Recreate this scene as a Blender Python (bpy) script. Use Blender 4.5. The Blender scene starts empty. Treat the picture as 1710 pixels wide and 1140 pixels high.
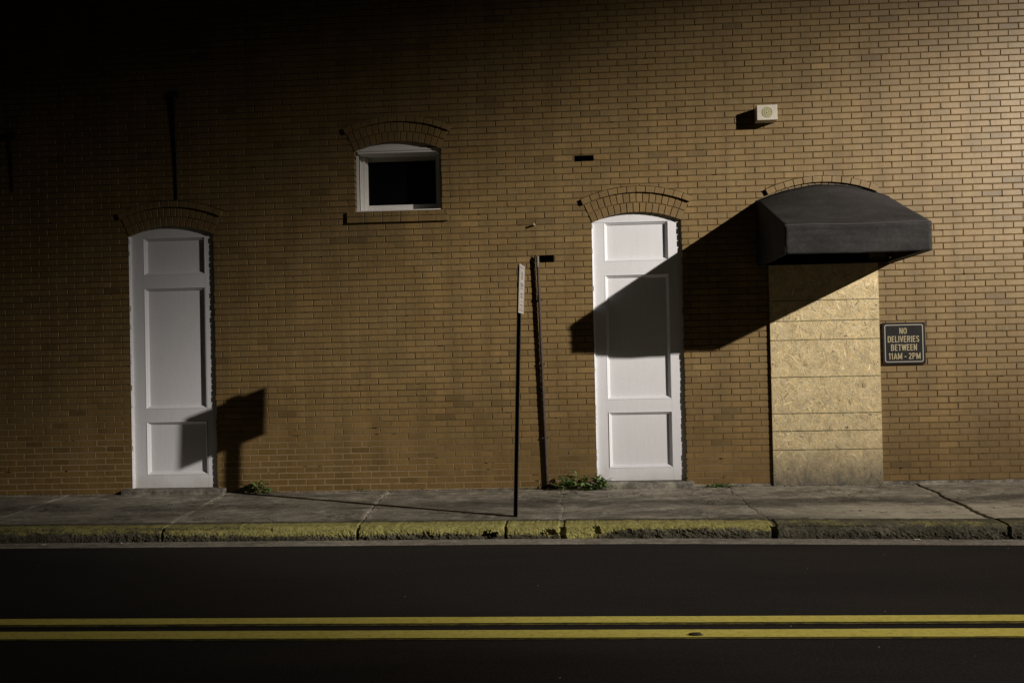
import bpy, bmesh, math, random
from math import sin, cos, pi, radians, sqrt, atan2, asin, exp
from mathutils import Vector, Matrix, noise
random.seed(7)
SC = bpy.context.scene
COL = SC.collection

# ------------------------------------------------------------------ camera
YAW, PITCH, ROLL, CAM_H, CAM_D = radians(3.7), radians(0.67), radians(1.2), 1.47, 11.12
f = Vector((-sin(YAW)*cos(PITCH), cos(YAW)*cos(PITCH), sin(PITCH)))
r = f.cross(Vector((0, 0, 1))).normalized()
u = r.cross(f)
r2 = r*cos(ROLL) - u*sin(ROLL)
u2 = u*cos(ROLL) + r*sin(ROLL)
cd = bpy.data.cameras.new('camera')
cd.sensor_width = 36.0
cd.lens = 36.0
cd.clip_end = 500
cam = bpy.data.objects.new('camera', cd)
COL.objects.link(cam)
M = Matrix((r2, u2, -f)).transposed().to_4x4()
M.translation = Vector((0, -CAM_D, CAM_H))
cam.matrix_world = M
SC.camera = cam

# ------------------------------------------------------------------ view + night sky
SC.view_settings.view_transform = 'Standard'
SC.view_settings.look = 'None'
SC.view_settings.exposure = 0
SC.view_settings.gamma = 1
W = bpy.data.worlds.new('World')
SC.world = W
W.use_nodes = True
wn = W.node_tree
bg = wn.nodes['Background']
sky = wn.nodes.new('ShaderNodeTexSky')
sky.sky_type = 'NISHITA'
sky.sun_disc = False
sky.sun_elevation = radians(-4)
sky.sun_rotation = radians(200)
wn.links.new(sky.outputs[0], bg.inputs[0])
bg.inputs[1].default_value = 0.003

# ------------------------------------------------------------------ the street lamp's light
LAMP = Vector((13.92, -10.1, 7.6))
ld = bpy.data.lights.new('street_lamp_light', 'POINT')
ld.energy = 19600
ld.shadow_soft_size = 0.10
ld.color = (1.0, 0.925, 0.83)
ld.use_nodes = True
lt = ld.node_tree
em = lt.nodes['Emission']
def ln(kind, op=None, *ins):
    n = lt.nodes.new(kind)
    if op: n.operation = op
    for i, v in enumerate(ins):
        if v is None: continue
        if isinstance(v, (int, float)): n.inputs[i].default_value = v
        else: lt.links.new(v, n.inputs[i])
    return n
geo = ln('ShaderNodeNewGeometry')
sep = ln('ShaderNodeSeparateXYZ'); lt.links.new(geo.outputs['Normal'], sep.inputs[0])
# normal of the lamp = direction of the beam, world space
mz = ln('ShaderNodeMath', 'MULTIPLY', sep.outputs[2], -1.0)
dep = ln('ShaderNodeMath', 'ARCSINE', mz.outputs[0])
depd = ln('ShaderNodeMath', 'MULTIPLY', dep.outputs[0], 180/pi)
mx = ln('ShaderNodeMath', 'MULTIPLY', sep.outputs[0], -1.0)
az = ln('ShaderNodeMath', 'ARCTAN2', mx.outputs[0], sep.outputs[1])
azd = ln('ShaderNodeMath', 'MULTIPLY', az.outputs[0], 180/pi)
dd = ln('ShaderNodeMath', 'SUBTRACT', depd.outputs[0], 17.0)
dd2 = ln('ShaderNodeMath', 'MULTIPLY', dd.outputs[0], 1.05)
azp = ln('ShaderNodeMath', 'SUBTRACT', azd.outputs[0], dd2.outputs[0])
def curve(src, pts):
    s = ln('ShaderNodeMath', 'DIVIDE', src, 90.0)
    c = lt.nodes.new('ShaderNodeFloatCurve')
    lt.links.new(s.outputs[0], c.inputs['Value'])
    cm = c.mapping.curves[0]
    while len(cm.points) > 2: cm.points.remove(cm.points[1])
    pts = sorted(pts)
    cm.points[0].location = (pts[0][0]/90, pts[0][1])
    cm.points[1].location = (pts[-1][0]/90, pts[-1][1])
    for a, b in pts[1:-1]: cm.points.new(a/90, b)
    c.mapping.update()
    return c.outputs[0]
v1 = curve(depd.outputs[0], [(0, 0), (4, .0), (6, .015), (8, .11), (9.5, .23), (11, .37), (13, .64), (15, .85), (18, .95), (21, .86), (24, .70), (28.5, .47), (35, .30), (60, .22), (90, .2)])
v2 = curve(azp.outputs[0], [(0, .8), (30, .95), (43, .95), (52, .98), (57, .92), (60, .72), (61.5, .55), (63, .40), (66, .23), (70, .13), (80, .04), (90, .0)])
mm = ln('ShaderNodeMath', 'MULTIPLY', v1, v2)
lt.links.new(mm.outputs[0], em.inputs['Strength'])
lamp = bpy.data.objects.new('street_lamp_light', ld)
lamp.location = LAMP
COL.objects.link(lamp)

# ------------------------------------------------------------------ helpers
def tag(o, label=None, cat=None, group=None, kind=None):
    if label: o['label'] = label
    if cat: o['category'] = cat
    if group: o['group'] = group
    if kind: o['kind'] = kind
    return o

def empty(name, loc=(0, 0, 0)):
    o = bpy.data.objects.new(name, None)
    o.location = loc
    o.empty_display_size = .1
    COL.objects.link(o)
    return o

class MB:
    """collects faces; coordinates are world, moved to the parent's frame on build"""
    def __init__(s):
        s.v = []; s.f = []; s.m = []; s.c = []
        s.sm = []
    def face(s, pts, mat=0, col=None, smooth=False):
        i = len(s.v)
        s.v.extend([tuple(p) for p in pts])
        s.f.append(tuple(range(i, i+len(pts)))); s.m.append(mat); s.c.append(col or (1, 1, 1)); s.sm.append(smooth)
    def poly(s, verts, faces, mat=0, col=None, smooth=False):
        i = len(s.v)
        s.v.extend([tuple(p) for p in verts])
        for q in faces:
            s.f.append(tuple(i+k for k in q)); s.m.append(mat); s.c.append(col or (1, 1, 1)); s.sm.append(smooth)
    def box(s, x0, x1, y0, y1, z0, z1, mat=0, col=None, bev=0.0):
        if bev <= 0:
            v = [(x0, y0, z0), (x1, y0, z0), (x1, y1, z0), (x0, y1, z0), (x0, y0, z1), (x1, y0, z1), (x1, y1, z1), (x0, y1, z1)]
            s.poly(v, [(0, 3, 2, 1), (4, 5, 6, 7), (0, 1, 5, 4), (1, 2, 6, 5), (2, 3, 7, 6), (3, 0, 4, 7)], mat, col)
        else:
            bm = bmesh.new()
            bmesh.ops.create_cube(bm, size=1)
            for w in bm.verts:
                w.co = Vector((x0+(w.co.x+.5)*(x1-x0), y0+(w.co.y+.5)*(y1-y0), z0+(w.co.z+.5)*(z1-z0)))
            bmesh.ops.bevel(bm, geom=bm.edges[:], offset=bev, segments=2, affect='EDGES', profile=.6)
            s.addbm(bm, mat, col)
    def addbm(s, bm, mat=0, col=None, smooth=False, mtx=None):
        bm.verts.index_update()
        i = len(s.v)
        s.v.extend([tuple(mtx @ w.co) if mtx else tuple(w.co) for w in bm.verts])
        for q in bm.faces:
            s.f.append(tuple(i+w.index for w in q.verts)); s.m.append(mat); s.c.append(col or (1, 1, 1)); s.sm.append(smooth)
        bm.free()
    def tube(s, pts, rad, n=12, mat=0, col=None, caps=True):
        rings = []
        pts = [Vector(p) for p in pts]
        if isinstance(rad, (int, float)): rad = [rad]*len(pts)
        for k, p in enumerate(pts):
            t = (pts[min(k+1, len(pts)-1)] - pts[max(k-1, 0)]).normalized()
            a = t.cross(Vector((0.31, 0.9, 0.12)))
            if a.length < .2: a = t.cross(Vector((1, 0, 0)))
            a.normalize(); b = t.cross(a)
            rings.append([p + (a*cos(2*pi*j/n) + b*sin(2*pi*j/n))*rad[k] for j in range(n)])
        vs = [q for rg in rings for q in rg]
        fs = []
        for k in range(len(pts)-1):
            for j in range(n):
                fs.append((k*n+j, k*n+(j+1) % n, (k+1)*n+(j+1) % n, (k+1)*n+j))
        s.poly(vs, fs, mat, col, True)
        if caps:
            s.face(list(reversed(rings[0])), mat, col); s.face(rings[-1], mat, col)
    def build(s, name, mats, parent=None, merge=False):
        me = bpy.data.meshes.new(name)
        off = Vector((0, 0, 0))
        if parent is not None:
            q = parent
            while q is not None:
                off += q.location; q = q.parent
        me.from_pydata([(x-off.x, y-off.y, z-off.z) for x, y, z in s.v], [], s.f)
        if not isinstance(mats, (list, tuple)): mats = [mats]
        for m_ in mats: me.materials.append(m_)
        me.polygons.foreach_set('material_index', s.m)
        me.polygons.foreach_set('use_smooth', s.sm)
        at = me.attributes.new('Tint', 'FLOAT_VECTOR', 'FACE')
        at.data.foreach_set('vector', [c for t in s.c for c in t])
        if merge:
            bm = bmesh.new(); bm.from_mesh(me)
            bmesh.ops.remove_doubles(bm, verts=bm.verts[:], dist=1e-5)
            bmesh.ops.recalc_face_normals(bm, faces=bm.faces[:])
            bm.to_mesh(me); bm.free()
        me.update()
        o = bpy.data.objects.new(name, me)
        COL.objects.link(o)
        if parent is not None: o.parent = parent
        return o

# ------------------------------------------------------------------ materials
class Mat:
    def __init__(s, name, base=(.5, .5, .5), rough=.8, spec=.3, metal=0.0):
        s.m = bpy.data.materials.new(name); s.m.use_nodes = True
        s.t = s.m.node_tree; s.b = s.t.nodes['Principled BSDF']
        s.b.inputs['Base Color'].default_value = (*base, 1)
        s.b.inputs['Roughness'].default_value = rough
        s.b.inputs['Specular IOR Level'].default_value = spec
        s.b.inputs['Metallic'].default_value = metal
        s.base = base
        s.co = None
        s.bump_prev = None
    def L(s, a, b): s.t.links.new(a, b)
    def N(s, kind, **kw):
        n = s.t.nodes.new(kind)
        for k, v in kw.items(): setattr(n, k, v)
        return n
    def coord(s, scale=(1, 1, 1), rot=(0, 0, 0)):
        if s.co is None:
            g = s.N('ShaderNodeNewGeometry'); s.co = g.outputs['Position']
        m_ = s.N('ShaderNodeMapping')
        m_.inputs['Scale'].default_value = scale
        m_.inputs['Rotation'].default_value = rot
        s.L(s.co, m_.inputs[0])
        return m_.outputs[0]
    def noise(s, scale, detail=4, rough=.55, stretch=(1, 1, 1), rot=(0, 0, 0)):
        n = s.N('ShaderNodeTexNoise')
        n.inputs['Scale'].default_value = scale; n.inputs['Detail'].default_value = detail
        n.inputs['Roughness'].default_value = rough
        s.L(s.coord(stretch, rot), n.inputs['Vector'])
        return n.outputs['Fac']
    def ramp(s, fac, stops):
        n = s.N('ShaderNodeValToRGB')
        e = n.color_ramp.elements
        while len(e) > 1: e.remove(e[0])
        for i, (p, c) in enumerate(stops):
            if i == 0: e[0].position = p; q = e[0]
            else: q = e.new(p)
            q.color = (*c, 1) if not isinstance(c, (int, float)) else (c, c, c, 1)
        s.L(fac, n.inputs[0])
        return n.outputs[0]
    def mix(s, a, b, fac=1.0, mode='MIX'):
        n = s.N('ShaderNodeMix', data_type='RGBA', blend_type=mode)
        for v, i in ((fac, 0), (a, 6), (b, 7)):
            if isinstance(v, (int, float)): n.inputs[i].default_value = v
            elif isinstance(v, tuple): n.inputs[i].default_value = (*v, 1)
            else: s.L(v, n.inputs[i])
        return n.outputs[2]
    def math(s, op, a, b=0.0, clamp=False):
        n = s.N('ShaderNodeMath', operation=op, use_clamp=clamp)
        for v, i in ((a, 0), (b, 1)):
            if isinstance(v, (int, float)): n.inputs[i].default_value = v
            else: s.L(v, n.inputs[i])
        return n.outputs[0]
    def tint(s):
        n = s.N('ShaderNodeAttribute', attribute_name='Tint'); return n.outputs['Color']
    def z(s):
        g = s.N('ShaderNodeNewGeometry'); q = s.N('ShaderNodeSeparateXYZ'); s.L(g.outputs['Position'], q.inputs[0]); return q.outputs
    def color(s, c): s.L(c, s.b.inputs['Base Color'])
    def rough(s, c): s.L(c, s.b.inputs['Roughness'])
    def bump(s, h, dist=.002, strength=1.0):
        n = s.N('ShaderNodeBump'); n.inputs['Distance'].default_value = dist; n.inputs['Strength'].default_value = strength
        s.L(h, n.inputs['Height'])
        if s.bump_prev is not None: s.L(s.bump_prev, n.inputs['Normal'])
        s.bump_prev = n.outputs['Normal']
        s.L(n.outputs['Normal'], s.b.inputs['Normal'])

# brick
mb = Mat('tan_brick', rough=.46, spec=.5)
c = mb.ramp(mb.noise(2.1, 5, .6), [(.3, (.212, .138, .052)), (.7, (.252, .168, .068))])
c = mb.mix(c, mb.ramp(mb.noise(130, 4, .7), [(.25, .80), (.6, 1.03), (.8, 1.12)]), 1.0, 'MULTIPLY')
c = mb.mix(c, mb.ramp(mb.noise(22, 3, .6), [(.3, .88), (.7, 1.08)]), 1.0, 'MULTIPLY')
c = mb.mix(c, mb.ramp(mb.noise(.55, 4, .6), [(.35, (.93, .94, .96)), (.65, (1.06, 1.05, 1.03))]), 1.0, 'MULTIPLY')
streak = mb.ramp(mb.noise(1.6, 4, .6, stretch=(3.0, 1, .35)), [(.35, .80), (.6, 1.0)])
c = mb.mix(c, streak, 1.0, 'MULTIPLY')
zz = mb.z()
low = mb.math('MULTIPLY', mb.math('ADD', zz[2], mb.math('MULTIPLY', mb.noise(1.3, 3), .9)), .45, clamp=True)
c = mb.mix(c, mb.ramp(low, [(.15, (.80, .74, .60)), (.75, (1, 1, 1))]), 1.0, 'MULTIPLY')
c = mb.mix(c, mb.tint(), 1.0, 'MULTIPLY')
mb.color(c)
mb.bump(mb.noise(160, 5, .7), .0007, .7)
mb.bump(mb.noise(24, 4, .6), .0016, .5)
MBRICK = mb.m
# mortar
mo = Mat('mortar', rough=.95, spec=.1)
c = mo.ramp(mo.noise(3, 5, .65), [(.3, (.085, .055, .024)), (.7, (.155, .105, .050))])
zz = mo.z()
low = mo.math('ADD', mo.math('MULTIPLY', mo.math('ADD', zz[2], mo.math('MULTIPLY', zz[0], .12)), -1.3), mo.math('MULTIPLY', mo.noise(1.1, 4), 1.5), clamp=True)
c = mo.mix(c, (.285, .205, .115), low)
c = mo.mix(c, (.012, .009, .006), mo.ramp(mo.noise(5.5, 5, .7), [(.60, 0.0), (.66, 1.0)]))
mo.color(c)
mo.bump(mo.noise(90, 5, .7), .003, 1)
MMORT = mo.m
MJOINT = Mat('old_dark_joint', (.030, .021, .011), .95, .05).m
# painted white wood
def white_paint(name, base, dirt=.0):
    p = Mat(name, rough=.55, spec=.35)
    n = p.noise(7, 5, .6, stretch=(6, 6, .5))
    c = p.ramp(n, [(.3, tuple(v*.955 for v in base)), (.65, base)])
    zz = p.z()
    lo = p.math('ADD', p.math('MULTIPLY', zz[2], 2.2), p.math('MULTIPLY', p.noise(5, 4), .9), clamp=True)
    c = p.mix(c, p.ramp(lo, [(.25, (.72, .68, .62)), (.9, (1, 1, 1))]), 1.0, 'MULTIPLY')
    c = p.mix(c, p.ramp(p.noise(60, 3, .7), [(.2, .9), (.5, 1.0)]), 1.0, 'MULTIPLY')
    p.color(c)
    p.bump(p.noise(30, 4, .6, stretch=(3, 3, .35)), .0008, .6)
    p.bump(p.noise(6, 3, .5), .004, .4)
    return p.m
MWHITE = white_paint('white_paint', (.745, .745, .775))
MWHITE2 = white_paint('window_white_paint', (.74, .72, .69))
mg = Mat('dark_glass', (.004, .004, .006), .06, .5); MGLASS = mg.m
mv = Mat('dark_interior', (.01, .01, .01), .95, .05); MVOID = mv.m
# concrete
def concrete(name, a, b, bump=1.0):
    p = Mat(name, rough=.9, spec=.2)
    c = p.ramp(p.noise(1.9, 6, .68, stretch=(.8, 1.2, 1)), [(.34, a), (.66, b)])
    c = p.mix(c, p.ramp(p.noise(9, 6, .78, stretch=(.8, 1, 1)), [(.36, .60), (.52, 1.0), (.66, 1.30)]), 1.0, 'MULTIPLY')
    c = p.mix(c, p.ramp(p.noise(42, 4, .8), [(.36, .72), (.55, 1.0), (.68, 1.3)]), 1.0, 'MULTIPLY')
    c = p.mix(c, p.ramp(p.noise(150, 3, .7), [(.25, .6), (.5, 1.0), (.8, 1.35)]), 1.0, 'MULTIPLY')
    p.bump(p.noise(120, 5, .75), .003*bump, .9)
    p.bump(p.noise(14, 5, .6), .006*bump, .7)
    return p, c
p, c = concrete('sidewalk_concrete', (.150, .133, .108), (.40, .36, .30))
zz = p.z()
# pale worn strip next to the kerb on the right-hand slabs, and pale traffic-worn islands
wear = p.math('ADD', p.math('MULTIPLY', p.math('ADD', zz[0], -1.45), .9), 0, clamp=True)
wy = p.math('MULTIPLY', p.math('SUBTRACT', p.math('ADD', -1.25, p.math('MULTIPLY', p.noise(1.3, 4), -.35)), zz[1]), 7.0, clamp=True)
c = p.mix(c, (.46, .42, .33), p.math('MULTIPLY', p.math('MULTIPLY', wear, wy), p.ramp(p.noise(7, 6, .8), [(.35, .3), (.6, .9)])))
isl = p.ramp(p.noise(4.2, 7, .88), [(.535, .0), (.585, 1.0)])
c = p.mix(c, (.50, .465, .39), p.math('MULTIPLY', isl, .7))
stn = p.ramp(p.noise(.9, 4, .6, stretch=(.5, 1.6, 1)), [(.38, .62), (.55, 1.0)])
c = p.mix(c, stn, 1.0, 'MULTIPLY')
crk = p.math('LESS_THAN', p.math('ABSOLUTE', p.math('SUBTRACT', p.noise(1.7, 5, .6), .5)), .0045)
crm = p.math('GREATER_THAN', p.noise(1.1, 3), .53)
c = p.mix(c, (.02, .018, .014), p.math('MULTIPLY', crk, crm))
bnd = p.math('ABSOLUTE', p.math('ADD', p.math('ADD', zz[1], 1.12), p.math('MULTIPLY', p.math('SUBTRACT', p.noise(.8, 3), .5), .5)))
c = p.mix(c, p.ramp(bnd, [(.10, .62), (.30, 1.0)]), 1.0, 'MULTIPLY')
c = p.mix(c, p.tint(), 1.0, 'MULTIPLY')
p.color(c); MWALK = p.m
p, c = concrete('gutter_concrete', (.24, .21, .17), (.33, .30, .25)); p.color(c); MGUT = p.m
p, c = concrete('doorstep_concrete', (.22, .20, .165), (.36, .33, .28))
dk = p.ramp(p.noise(7, 4, .7, stretch=(1, 1, 1)), [(.4, .5), (.6, 1.0)])
c = p.mix(c, dk, 1.0, 'MULTIPLY'); p.color(c); MSTEP = p.m
# kerb, paint by attribute
p, c = concrete('kerb_concrete', (.085, .077, .052), (.165, .15, .105), 1.6)
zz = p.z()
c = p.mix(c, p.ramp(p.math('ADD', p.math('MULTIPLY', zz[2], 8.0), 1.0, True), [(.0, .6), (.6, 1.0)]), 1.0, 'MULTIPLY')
yel = p.ramp(p.noise(11, 5, .7), [(.3, (.25, .228, .070)), (.7, (.50, .455, .165))])
att = p.N('ShaderNodeAttribute', attribute_name='paint')
msk = p.math('ADD', att.outputs['Fac'], p.math('ADD', p.math('MULTIPLY', p.math('SUBTRACT', p.noise(38, 6, .85), .5), 2.3), p.math('MULTIPLY', p.math('SUBTRACT', p.noise(6, 4, .7), .5), 1.2)))
msk = p.ramp(msk, [(.30, 0.0), (.72, 1.0)])
c = p.mix(c, yel, msk)
c = p.mix(c, p.ramp(p.noise(45, 5, .85), [(.34, .28), (.52, .9), (.7, 1.25)]), 1.0, 'MULTIPLY')
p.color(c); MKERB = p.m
# asphalt
a = Mat('asphalt', rough=.92, spec=.12)
c = a.ramp(a.noise(.9, 6, .7, stretch=(.35, 1.4, 1)), [(.36, (.019, .0165, .0155)), (.7, (.029, .0250, .0230))])
c = a.mix(c, a.ramp(a.noise(260, 3, .8), [(.3, .55), (.55, 1.0), (.75, 1.9)]), 1.0, 'MULTIPLY')
c = a.mix(c, a.ramp(a.noise(70, 4, .85), [(.36, .45), (.5, 1.0), (.64, 1.75)]), 1.0, 'MULTIPLY')
v = a.N('ShaderNodeTexVoronoi'); v.inputs['Scale'].default_value = 16
a.L(a.coord(), v.inputs['Vector'])
sp = a.N('ShaderNodeSeparateColor'); a.L(v.outputs['Color'], sp.inputs[0])
fl = a.math('MULTIPLY', a.math('GREATER_THAN', sp.outputs[0], .984), a.math('LESS_THAN', v.outputs['Distance'], .06))
c = a.mix(c, (.75, .72, .68), fl)
a.color(c)
a.bump(a.noise(220, 4, .8), .003, .8)
MASPH = a.m
a = Mat('road_paint', rough=.75, spec=.25)
c = a.ramp(a.noise(3, 5, .7, stretch=(.5, 2, 1)), [(.3, (.62, .53, .10)), (.7, (.72, .62, .14))])
c = a.mix(c, a.ramp(a.noise(200, 4, .85), [(.28, .35), (.45, 1.0)]), 1.0, 'MULTIPLY')
c = a.mix(c, a.ramp(a.noise(24, 6, .85), [(.32, .55), (.47, 1.0), (.62, 1.12)]), 1.0, 'MULTIPLY')
a.color(c)
a.bump(a.noise(220, 4, .8), .002, .6)
MPAINT = a.m
a = Mat('worn_road_paint', rough=.85, spec=.2)
c = a.mix((.024, .021, .018), (.30, .25, .04), a.ramp(a.noise(60, 5, .85, stretch=(.25, 1, 1)), [(.42, 0.0), (.62, .75)]))
a.color(c); MPAINTW = a.m
# canvas
a = Mat('charcoal_canvas', rough=.85, spec=.12)
c = a.ramp(a.noise(3, 4, .6), [(.3, (.022, .0208, .0204)), (.7, (.034, .0322, .0316))])
c = a.mix(c, a.ramp(a.noise(34, 5, .8), [(.5, 1.0), (.70, 1.6)]), 1.0, 'MULTIPLY')
c = a.mix(c, a.ramp(a.noise(1.7, 5, .7), [(.35, .8), (.65, 1.25)]), 1.0, 'MULTIPLY')
a.color(c)
w = a.N('ShaderNodeTexWave', wave_type='BANDS', bands_direction='X'); w.inputs['Scale'].default_value = 160
a.L(a.coord(), w.inputs['Vector'])
a.bump(w.outputs['Fac'], .0005, .5)
a.bump(a.noise(5, 3, .5, stretch=(1, 1, 2.5)), .012, .5)
a.bump(a.noise(11, 4, .6, stretch=(.6, 1, 2.2)), .006, .6)
MCANV = a.m
a = Mat('canvas_piping', rough=.7, spec=.3, base=(.065, .060, .056)); MPIPE = a.m
a = Mat('black_iron', rough=.6, spec=.35)
a.color(a.ramp(a.noise(25, 5, .7), [(.35, (.012, .010, .009)), (.7, (.04, .030, .024))])); MIRON = a.m
a = Mat('brown_painted_pipe', rough=.6, spec=.35)
a.color(a.ramp(a.noise(18, 5, .7), [(.35, (.035, .024, .017)), (.7, (.075, .052, .038))])); MBROWN = a.m
a = Mat('weathered_metal', rough=.5, spec=.4)
a.color(a.ramp(a.noise(60, 4, .7), [(.35, (.30, .26, .20)), (.7, (.55, .50, .42))])); MPALE = a.m
a = Mat('dull_metal', rough=.5, spec=.4)
a.color(a.ramp(a.noise(70, 4, .7), [(.4, (.06, .045, .032)), (.7, (.30, .26, .20))])); MDULL = a.m
a = Mat('offwhite_plastic', rough=.5, spec=.4)
a.color(a.ramp(a.noise(20, 4, .6), [(.3, (.52, .48, .40)), (.7, (.60, .56, .47))])); MBOX = a.m
a = Mat('speaker_grille', rough=.7, spec=.3)
a.color(a.ramp(a.noise(160, 3, .7), [(.35, (.30, .28, .15)), (.65, (.46, .43, .27))])); MGRILLE = a.m
a = Mat('sign_black', rough=.55, spec=.2)
a.color(a.ramp(a.noise(14, 5, .7), [(.3, (.007, .0065, .0068)), (.7, (.014, .013, .0135))])); MSIGN = a.m
a = Mat('sign_cream', rough=.6, spec=.3)
a.color(a.ramp(a.noise(90, 5, .8), [(.33, (.22, .18, .10)), (.6, (.42, .36, .22))])); MCREAM = a.m
a = Mat('sign_border', (.36, .33, .27), .6); MBORD = a.m
a = Mat('street_sign_white', rough=.45, spec=.4)
a.color(a.ramp(a.noise(40, 4, .6), [(.3, (.34, .31, .275)), (.7, (.46, .43, .385))])); MSW = a.m
a = Mat('street_sign_print', (.22, .175, .15), .5); MSP = a.m
# osb
a = Mat('strand_board', rough=.75, spec=.25)
c = a.mix((.64, .515, .295), a.tint(), 1.0, 'MULTIPLY')
c = a.mix(c, a.ramp(a.noise(55, 5, .75, stretch=(1, 1, 2.4), rot=(0, .6, 0)), [(.3, .72), (.55, 1.0), (.75, 1.15)]), 1.0, 'MULTIPLY')
zz = a.z()
lo = a.math('ADD', a.math('MULTIPLY', zz[2], 1.9), a.math('SUBTRACT', a.math('MULTIPLY', a.noise(7, 6, .78, stretch=(1, 1, .5)), 1.1), .42), clamp=True)
c = a.mix((.13, .115, .092), c, a.ramp(lo, [(.12, .05), (.95, 1.0)]))
a.color(c)
c2 = a.ramp(a.noise(9, 6, .78), [(.34, .70), (.5, .97), (.66, 1.12)])
a.color(a.mix(a.b.inputs['Base Color'].links[0].from_socket, c2, 1.0, 'MULTIPLY'))
a.bump(a.noise(45, 5, .7), .002, .7)
MOSB = a.m
a = Mat('printed_line', (.13, .11, .05), .8); MLINE = a.m
a = Mat('weed_leaf', rough=.6, spec=.3)
c = a.mix((.125, .190, .065), a.tint(), 1.0, 'MULTIPLY'); a.color(c)
a.b.inputs['Subsurface Weight'].default_value = 0
MLEAF = a.m
a = Mat('weed_stem', (.10, .10, .04), .7); MSTEM = a.m
a = Mat('litter_white', (.5, .47, .4), .8); MLIT = a.m
a = Mat('soil', (.035, .028, .018), .95, .1); MSOIL = a.m
a = Mat('roof_felt', (.05, .05, .05), .9); MROOF = a.m

# ------------------------------------------------------------------ the brick building
BW, BH, JT = 0.2062, 0.06776, 0.0104
X0, X1, ZTOP = -10.6, 9.6, 7.2
RISE, HW, RV = 0.10, 0.48, 0.04
RI = (HW*HW + RISE*RISE)/(2*RISE)
RINGT = 0.205
# openings: centre x, half width, z bottom, z spring
OPN = [(-4.50, HW, -.02, 2.865), (0.655, HW, -.02, 2.870), (2.63, HW, -.02, 2.917), (-1.937, HW, 3.062, 3.728)]
HOLES = [(0.001, 0.207, 3.52, 3.60), (-0.406, -0.245, 2.450, 2.532)]
def shear(x): return 0.018 + 0.0052*x
def zc(o): return o[3] + RISE - RI
def arc_half(o, z):
    """half width of an opening at height z (0 if none)"""
    if z < o[2] or z > o[3]+RISE: return 0
    if z <= o[3]: return o[1]
    d = z - zc(o)
    return sqrt(max(0, RI*RI - d*d))

building = empty('brick_building', (0, 0, 0))
tag(building, 'long tan brick building wall with white arched doors and small high window', 'building')
bw = MB()
def brick(x0, x1, z0, z1, y=0.0, depth=.105, col=(1, 1, 1), bev=.0028, chips=True):
    jt = lambda a: random.uniform(-a, a)
    cs = [[x0+jt(.0012), z0+jt(.0012)], [x1+jt(.0012), z0+jt(.0012)], [x1+jt(.0012), z1+jt(.0012)], [x0+jt(.0012), z1+jt(.0012)]]
    sgn = [(1, 1), (-1, 1), (-1, -1), (1, -1)]
    if (x1-x0) < .012: return
    yo = y + jt(.0012)
    tilt = jt(.004)
    pts = []
    chip = random.randrange(4) if (chips and random.random() < .17) else -1
    for k in range(4):
        if k == chip and x1-x0 > .08:
            a, b = random.uniform(.004, .014), random.uniform(.004, .02)
            x, z = cs[k]
            pa = (x + sgn[k][0]*b, z); pb = (x, z + sgn[k][1]*a)
            pts += ([pb, pa] if k in (0, 2) else [pa, pb])
        else: pts.append(tuple(cs[k]))
    cx = (x0+x1)/2; cz = (z0+z1)/2
    n = len(pts)
    fr = [(x + (bev if x < cx else -bev), yo + (x-cx)*tilt*.5 + (z-cz)*tilt, z + (bev if z < cz else -bev)) for x, z in pts]
    md = [(x, yo+bev*1.1, z) for x, z in pts]
    bk = [(x, y+depth, z) for x, z in pts]
    vs = fr + md + bk
    fs = [tuple(range(n))]
    for k in range(n):
        j = (k+1) % n
        fs.append((k, n+k, n+j, j)); fs.append((n+k, 2*n+k, 2*n+j, n+j))
    bw.poly(vs, [tuple(reversed(q)) if 0 else q for q in fs], 0, col)

def tintc():
    v = random.gauss(1.0, .045)
    if random.random() < .035: v *= random.uniform(.72, .88)
    if random.random() < .03: v *= random.uniform(1.08, 1.18)
    h = random.gauss(0, .012)
    return (max(.4, v*(1+h)), v, max(.3, v*(1-h*1.6)))
nrow = int(ZTOP/BH)
for rI in range(-1, nrow):
    n0 = int((X0+.853)/BW)-1; n1 = int((X1+.853)/BW)+1
    rowj = random.gauss(0, .006)
    for k in range(n0, n1):
        xa = -.853 + k*BW + (0 if rI % 2 == 0 else BW/2) + rowj
        xb = xa + BW
        xa += random.gauss(0, .0018)
        xm = (xa+xb)/2
        za = shear(xm) + rI*BH + JT/2; zb = za + BH - JT
        if zb < -.03 or xm < X0 or xm > X1: continue
        a_, b_ = xa + .0034, xb - .0034
        skip = False
        for (hx0, hx1, hz0, hz1) in HOLES:
            if za < hz1-.02 and zb > hz0+.02 and a_ < hx1 and b_ > hx0:
                if a_ >= hx0-.03 and b_ <= hx1+.03: skip = True
                elif (a_+b_)/2 < (hx0+hx1)/2: b_ = min(b_, hx0)
                else: a_ = max(a_, hx1)
        for o in OPN:
            # widest part of the opening met by this course
            w = max(arc_half(o, za+.001), arc_half(o, zb-.001), arc_half(o, o[2]+.01) if (za < o[2] < zb) else 0)
            if w <= 0: continue
            w += random.uniform(-.006, .005)
            L_, R_ = o[0]-w, o[0]+w
            if b_ <= L_ or a_ >= R_: continue
            if a_ >= L_ and b_ <= R_: skip = True; break
            if a_ < L_: b_ = min(b_, L_)
            elif b_ > R_: a_ = max(a_, R_)
        if skip or b_-a_ < .02: continue
        brick(a_, b_, za, zb, col=tintc())
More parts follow.
